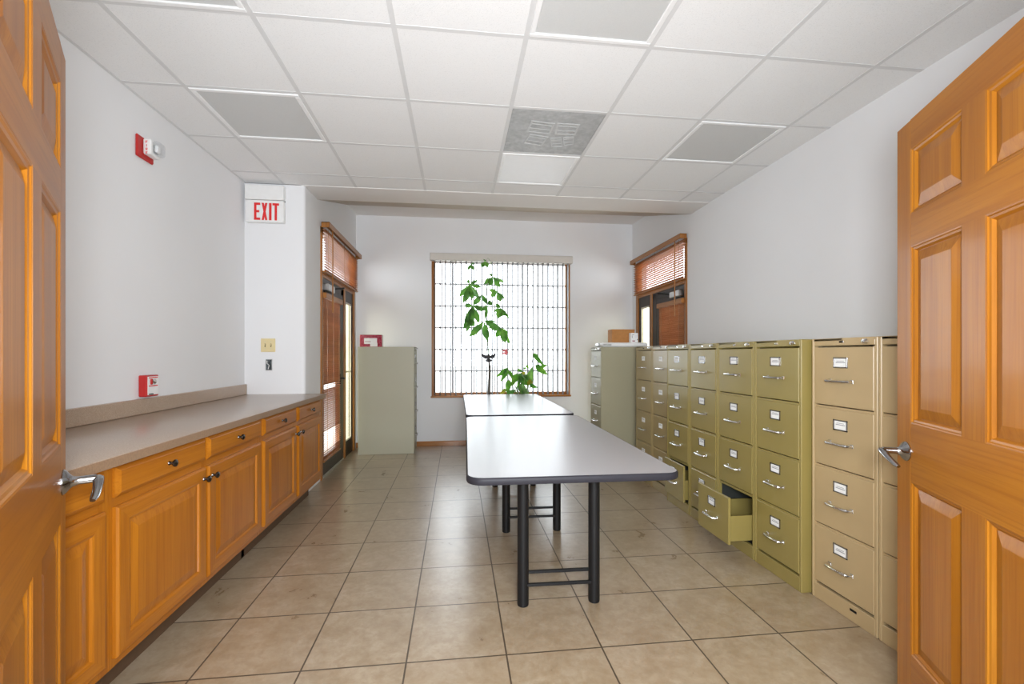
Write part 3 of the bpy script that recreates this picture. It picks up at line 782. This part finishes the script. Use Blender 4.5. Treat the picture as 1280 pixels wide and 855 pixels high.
# double switch plate
root = empty('switch_plate', (-1.640, YJ, 1.264), 0, 'cream double light switch plate on the narrow wall below the exit sign', 'light switch')
m = MB(); m.box(-.060, .060, -.007, -.0005, 0, .118, M['cream'], .003); m.build('cover_plate', root)
for x in (-.024, .024):
    m = MB(); m.box(x - .005, x + .005, -.009, -.006, .046, .072, M['toe'], .001); m.box(x - .0035, x + .0035, -.016, -.007, .056, .068, M['cream'], .002); m.build('toggle', root)
    m = MB()
    for z in (.029, .089): m.lathe([(.003, 0), (.003, .0015), (0, .002)], (x, -.007, z), (0, -1, 0), M['steel'], 8)
    m.build('screw', root)
# open outlet box without a cover
root = empty('outlet_box', (-1.635, YJ, 1.103), 0, 'uncovered grey electrical outlet box just under the cream switch plate', 'outlet')
m = MB()
for a in ((-.027, .027, 0, .004), (-.027, .027, .094, .098), (-.027, -.023, .004, .094), (.023, .027, .004, .094)): m.box(a[0], a[1], -.003, -.0005, a[2], a[3], M['steel'])
m.box(-.027, .027, -.001, -.0004, 0, .098, M['dark_void']); m.build('metal_box', root)
m = MB(); m.tube([(-.015, -.002, .085), (-.012, -.008, .06), (.004, -.006, .045), (-.004, -.004, .012)], .0028, M['card'], 6); m.tube([(.014, -.002, .09), (.006, -.009, .07), (.014, -.007, .04), (.008, -.003, .008)], .003, M['black_metal'], 6); m.build('wires', root)

# ---------------------------------------------------------------- things on the far cabinets
root = empty('carton', (-1.068, 5.88, 1.3375), 0, 'red patterned box with white label on the putty grey cabinet', 'box')
m = MB(); m.box(-.134, .134, -.05, .055, 0, .150, M['redbox'], .003); m.build('box_body', root)
m = MB(); m.box(-.082, .075, -.0512, -.0498, .036, .108, M['card']); m.box(-.008, .080, -.0514, -.0499, .004, .05, M['card']); m.box(-.07, .0, -.0516, -.051, .062, .068, M['redbox']); m.build('box_label', root)
root = empty('plastic_case', (1.815, 4.90, HC + .0005), 0, 'flat white plastic case lying on top of the drab cabinet', 'case')
m = MB(); m.box(-.255, .26, -.15, .15, 0, .05, M['white_plastic'], .02, 3); m.build('case_shell', root)
m = MB(); m.box(-.272, -.252, -.04, .04, .012, .044, M['steel'], .005); m.box(-.25, -.16, -.154, -.148, .016, .034, M['steel'], .003); m.build('clasp', root)
root = empty('cardboard_box', (1.835, 4.93, HC + .0515), 0, 'brown cardboard box on the white case by the right exterior door', 'box')
m = MB(); m.box(-.131, .131, -.06, .08, 0, .148, M['cardboard'], .003); m.build('box_body', root)
m = MB(); m.box(-.131, .131, -.062, -.060, .132, .148, M['cardboard']); m.box(-.008, .008, -.06, .08, .148, .1488, M['trim_x']); m.build('lid_flap', root)
root = empty('printed_carton', (1.93, 4.815, HC + .0515), 0, 'small white printed carton in front of the brown cardboard box', 'box')
m = MB(); m.box(-.042, .042, -.028, .028, 0, .105, M['card'], .002); m.build('carton_body', root)
for q, mt in (((-.03, -.004, .082, .088), 'ink'), ((-.028, -.022, .05, .076), 'ink'), ((.004, .03, .05, .084), 'muntin'), ((-.024, .006, .012, .022), 'redbox'), ((.03, .038, .028, .038), 'black_metal')):
    m = MB(); m.box(q[0], q[1], -.0288, -.028, q[2], q[3], M[mt]); m.build('printed_mark', root)
# ---------------------------------------------------------------- plants by the window
CF, CYAW, CPX, CPY, CH = 568.0, .12, 640.0, 443.0, 1.243
def at(px, py, y):
    """photo measurement turned into a point at real distance y down the room"""
    c, s = math.cos(CYAW), math.sin(CYAW)
    X_, Z_ = (px - CPX) / CF, -(py - CPY) / CF
    r = Vector((X_ * c + s, -X_ * s + c, Z_)); t = y / r.y
    return Vector((r.x * t, y, CH + r.z * t))
def leaf(mb, base, tip, width, mat, droop=.12, fold=.25, shape='lance', roll=0.0):
    base, tip = Vector(base), Vector(tip); d = tip - base; L = d.length; t = d.normalized()
    side = t.cross(Vector((0, -1, 0))); side = side.normalized() if side.length > .05 else Vector((1, 0, 0))
    nrm = side.cross(t).normalized(); side = (Matrix.Rotation(roll, 3, t) @ side); nrm = side.cross(t).normalized()
    N = 9; rows = []
    for i in range(N + 1):
        u = i / N
        if shape == 'lance': w = math.sin(PI * min(1, u ** 1.12)) ** 1.25
        else: w = (math.sin(PI * u ** .62) ** .75) * (1 - .15 * u)
        w = max(w, .02) * width / 2
        c = base + t * (L * u) + Vector((0, 0, -1)) * (droop * L * (u * u - u)) * -1 * .6
        rows.append([c - side * w + nrm * (w * fold), c, c + side * w + nrm * (w * fold)])
    vs = [p for r in rows for p in r]; fs = []
    for i in range(N):
        for k in range(2): fs.append([i * 3 + k, i * 3 + k + 1, i * 3 + k + 4, i * 3 + k + 3])
    mb.add(vs, fs, mat)
PX = .0107
# tall money tree
root = empty('potted_tree', (.42, 5.93, 0), 0, 'tall slender potted tree with drooping hand-shaped leaves before the window', 'plant')
def pl(mb, name, par): 
    o = mb.build(name, par, smooth=60); o.location = (-.42, -5.93, 0) if par is root else (0, 0, 0); return o
m = MB(); m.lathe([(.10, 0), (.115, .02), (.135, .27), (.145, .28), (.145, .30), (.13, .30), (.125, .27)], (.42, 5.93, 0), (0, 0, 1), M['pot'], 28); m.lathe([(.125, .262), (0, .27)], (.42, 5.93, 0), (0, 0, 1), M['soil'], 20); pl(m, 'pot', root)
m = MB()
tr = [Vector((.42, 5.93, .26)), Vector((.412, 5.93, .5)), at(611.4, 492, 5.93), at(611.6, 476, 5.94), at(612.3, 465, 5.93), at(611.8, 457, 5.93), at(610.8, 449, 5.93)]
m.tube(tr, [.021, .020, .0185, .0175, .0165, .015, .011], M['bark'], 10); pl(m, 'trunk', root)
m = MB()
top = tr[-1]
mainp = [top, at(610.2, 428, 5.93), at(608.5, 408, 5.93), at(606, 385, 5.95), at(608, 362, 5.96), at(612, 345, 5.96), at(614, 328, 5.97)]
m.tube(mainp, [.007, .006, .0055, .005, .0045, .004, .0035], M['stem'], 8)
clusters = [  # centre px, y, stem root index, leaflets (dx, dy px, width px)
    (586.9, 355.4, 5.90, 3, [(-12, 14, 5), (-5, 20, 6.5), (11, 16, 5.5), (14, 3, 3.5), (9, -5, 3.5), (-2, -6, 3), (-8, 22, 5), (3, 18, 5)]),
    (615.6, 346.0, 5.95, 5, [(-10, 8, 5), (-4, 10, 6), (9, 12, 6), (14, 6, 3.5), (-3, -4, 3)]),
    (606.0, 326.5, 5.96, 6, [(-4, 7, 4.5), (4, 7, 4.5), (0, -2, 4)]),
    (588.6, 330.0, 5.98, 4, [(-4, 7, 3), (3, 7, 4), (4, -1, 2.5)]),
    (621.6, 364.0, 5.99, 4, [(-10, -2, 4), (-8, 6, 5), (4, 12, 6), (9, 9, 3)]),
    (590.7, 382.0, 5.88, 3, [(10, -12, 5.5), (11, 3, 4.5), (15, 5, 5), (-4, 14, 6), (-9, -1, 5), (-3, 24, 6), (-10, 22, 5), (8, 20, 6)]),
    (609.4, 381.0, 5.99, 3, [(-6, -12, 4.5), (4, -6, 3), (-3, 16, 4), (6, -3, 4), (-7, 7, 3.5)]),
    (626.0, 385.0, 5.92, 3, [(-8, 4, 3.5), (-3, 12, 7), (6, 9, 5), (10, 12, 3), (-6, -5, 4)]),
    (587.0, 398.0, 5.87, 2, [(-7, 12, 5), (-3, 15, 4), (5, 9, 6), (-2, 6, 6)]),
    (605.0, 401.0, 5.84, 2, [(-17, 18, 6.5), (4, 23, 7), (21, 11, 7), (13, 1, 3.5), (-9, 14, 4)]),
    (627.5, 410.0, 5.86, 2, [(-7, 10, 6), (4, 17, 7), (10, 19, 3.5), (6, 8, 5)]),
]
fol = MB()
for (cx, cy, y, si, lv) in clusters:
    c = at(cx, cy, y); s = mainp[si]
    mid = (s + c) / 2 + Vector((0, 0, .05))
    m.tube([s, mid, c], [.003, .0024, .002], M['stem'], 6)
    for (dx, dy, w) in lv:
        tip = at(cx + dx, cy + dy, y + random.uniform(-.07, .07))
        mt = M['leaf'] if not (cx > 626 and cy > 400) else M['leaf2']
        leaf(fol, c, c + (tip - c) * 1.12, w * PX * 1.25, mt, .25, .22, 'lance', random.uniform(-.4, .4))
pl(m, 'branches', root); pl(fol, 'foliage', root)
# ornament clipped to the stem
c = at(610.9, 446.5, 5.890)
root2 = empty('moth_ornament', c, 0, 'dark moth-shaped ornament clipped to the stem of the tall plant', 'ornament')
m = MB(); sc = PX
m.tube([(0, 0, 4.2 * sc), (0, -.004, 2.6 * sc), (0, -.005, .6 * sc), (0, -.004, -2 * sc), (0, 0, -5.6 * sc)], [.008, .014, .013, .016, .006], M['moth'], 10); m.build('body', root2)
for s in (-1, 1):
    m = MB()
    m.prism([(s * .6 * sc, 2.0 * sc), (s * 4.6 * sc, 2.8 * sc), (s * 8.6 * sc, 4.6 * sc), (s * 9.2 * sc, 3.2 * sc), (s * 6.6 * sc, -1.0 * sc), (s * 4.2 * sc, -2.2 * sc), (s * .7 * sc, -1.2 * sc)], -.005, .0, lambda a, b, h: Vector((a, h + abs(a) * .2, b)), M['moth'])
    m.prism([(s * .6 * sc, -1.2 * sc), (s * 3.4 * sc, -2.8 * sc), (s * 4.2 * sc, -4.0 * sc), (s * 2.6 * sc, -5.8 * sc), (s * .5 * sc, -6.0 * sc)], -.005, .0, lambda a, b, h: Vector((a, h + abs(a) * .1, b)), M['moth'])
    m.build('wing', root2)
# low leafy plant
root = empty('potted_plant', (.86, 5.95, 0), 0, 'low bushy potted plant with broad glossy leaves at the end of the far table', 'plant')
def pl2(mb, name): 
    o = mb.build(name, root, smooth=60); o.location = (-.86, -5.95, 0); return o
m = MB(); m.lathe([(.12, 0), (.13, .02), (.155, .50), (.17, .505), (.17, .56), (.155, .56), (.15, .52)], (.86, 5.95, 0), (0, 0, 1), M['terracotta'], 28); m.lathe([(.15, .525), (0, .535)], (.86, 5.95, 0), (0, 0, 1), M['soil'], 20); pl2(m, 'pot')
Z = lambda a, b: (595 + a / 10.69, 420 + b / 10.69)
lv = [((425, 430), (272, 540), 62, 0), ((425, 440), (328, 605), 66, 0), ((445, 585), (418, 760), 82, 0), ((405, 708), (318, 778), 52, 1), ((415, 770), (528, 722), 70, 0), ((440, 462), (500, 575), 50, 0), ((545, 500), (478, 655), 92, 0),
      ((555, 535), (700, 655), 84, 0), ((685, 650), (750, 425), 104, 0), ((575, 640), (695, 785), 92, 2), ((570, 655), (640, 790), 70, 0), ((590, 545), (650, 480), 70, 1), ((715, 650), (820, 688), 52, 0), ((768, 228), (895, 385), 66, 0), ((795, 385), (950, 512), 84, 0),
      ((865, 405), (948, 388), 56, 0), ((555, 450), (625, 475), 44, 0), ((668, 388), (705, 432), 32, 0), ((745, 590), (685, 650), 70, 1), ((620, 500), (560, 590), 84, 0), ((640, 520), (735, 600), 70, 0), ((500, 600), (600, 530), 60, 0), ((660, 440), (640, 420), 40, 0), ((600, 560), (540, 700), 40, 0)]
fol = MB(); st_ = MB(); base = Vector((.86, 5.95, .52)); fm = [M['leaf2'], M['leaf_yellow'], M['leaf']]
for i, (a, b, w, k) in enumerate(lv):
    y = 5.95 + ((i * 37) % 17 - 8) * .011
    A = at(*Z(*a), y); B = at(*Z(*b), y + random.uniform(-.05, .05))
    leaf(fol, A, A + (B - A) * 1.06, w / 10.69 * PX * 1.05, fm[k], .22, .22, 'heart', random.uniform(-.4, .4))
    b0 = base + Vector((random.uniform(-.05, .05), random.uniform(-.04, .04), 0))
    st_.tube([b0, (b0 * .45 + A * .55) + Vector((0, 0, .03)), A], [.005, .004, .003], M['stem'], 6)
pl2(fol, 'foliage')
f = at(631.5, 440, 5.93)
st_.tube([base, at(634, 470, 5.94), at(632.5, 455, 5.93), f], [.004, .003, .0025, .002], M['stem'], 6)
pl2(st_, 'stems')
m = MB()
leaf(m, f, f + Vector((.026, -.01, .040)), .040, M['petal'], 0, .3, 'heart'); leaf(m, f, f + Vector((-.036, .0, .028)), .026, M['petal'], 0, .3, 'lance'); leaf(m, f, f + Vector((-.052, -.01, -.030)), .026, M['petal'], 0, .3, 'lance'); leaf(m, f, f + Vector((.018, -.01, -.046)), .046, M['petal'], 0, .3, 'heart'); leaf(m, f, f + Vector((.040, .01, -.010)), .036, M['petal'], 0, .3, 'heart')
tag(pl2(m, 'flower'), 'single pink flower on a thin stem')

# ---------------------------------------------------------------- light
wd = bpy.data.worlds.new('World'); scene.world = wd; wd.use_nodes = True
bg = wd.node_tree.nodes['Background']; bg.inputs[0].default_value = (.88, .95, 1.0, 1); bg.inputs[1].default_value = 4.8
def area(name, loc, target, sx, sy, power, col=(1, 1, 1), portal=False, spread=180):
    l = bpy.data.lights.new(name, 'AREA'); l.shape = 'RECTANGLE'; l.size = sx; l.size_y = sy; l.energy = power; l.color = col
    o = bpy.data.objects.new(name, l); COL.objects.link(o); o.location = loc
    o.rotation_euler = (Vector(target) - Vector(loc)).to_track_quat('-Z', 'Y').to_euler()
    l.spread = math.radians(spread)
    if portal: l.cycles.is_portal = True
    return o
area('window_portal', ((WX0 + WX1) / 2, YB + .16, (WZ0 + WZ1) / 2), ((WX0 + WX1) / 2, 0, (WZ0 + WZ1) / 2), 1.95, 1.95, 1, portal=True)
area('left_portal', (XA - .08, 5.4, 1.25), (3, 5.4, 1.25), 1.5, 2.5, 1, portal=True)
area('right_portal', (xr(5.4) + .08, 5.4, 1.25), (0, 5.4, 1.25), 1.5, 2.5, 1, portal=True)
# photographer's flash, plus two unseen fills added in the hall
area('hall_fill_overhead', (.3, -1.3, 2.68), (.3, -1.3, 0), 1.2, 2.0, 66, (.90, .955, 1))  # overhead fill added to brighten the room, no fixture modelled
area('camera_flash', (.05, -.12, 1.36), (.35, 6.0, 2.2), .45, .35, 62, (.90, .95, 1), spread=180)
area('hall_fill_low', (.32, -.95, 1.15), (.36, 6.0, 1.75), 1.0, .7, 36, (.88, .94, 1), spread=150)  # low fill added behind the camera to even out the brightness

# ---------------------------------------------------------------- camera and view
cd = bpy.data.cameras.new('Camera'); cam = bpy.data.objects.new('Camera', cd); COL.objects.link(cam)
cam.location = (0, 0, CH); cam.rotation_euler = (PI / 2, 0, -CYAW)
cd.sensor_fit = 'HORIZONTAL'; cd.sensor_width = 36; cd.lens = 36 * CF / 1280; cd.shift_y = (CPY - 427.5) / 1280
cd.clip_start = .02
scene.camera = cam
vs = scene.view_settings; vs.view_transform = 'Standard'; vs.look = 'None'; vs.gamma = 1; vs.use_curve_mapping = False; vs.exposure = 0.58
cy = scene.cycles
cy.use_denoising = True
try: cy.denoiser = 'OPENIMAGEDENOISE'
except Exception: pass
cy.max_bounces = 10; cy.diffuse_bounces = 6; cy.glossy_bounces = 4; cy.transmission_bounces = 6; cy.transparent_max_bounces = 12
cy.caustics_reflective = False; cy.caustics_refractive = False; cy.sample_clamp_indirect = 6
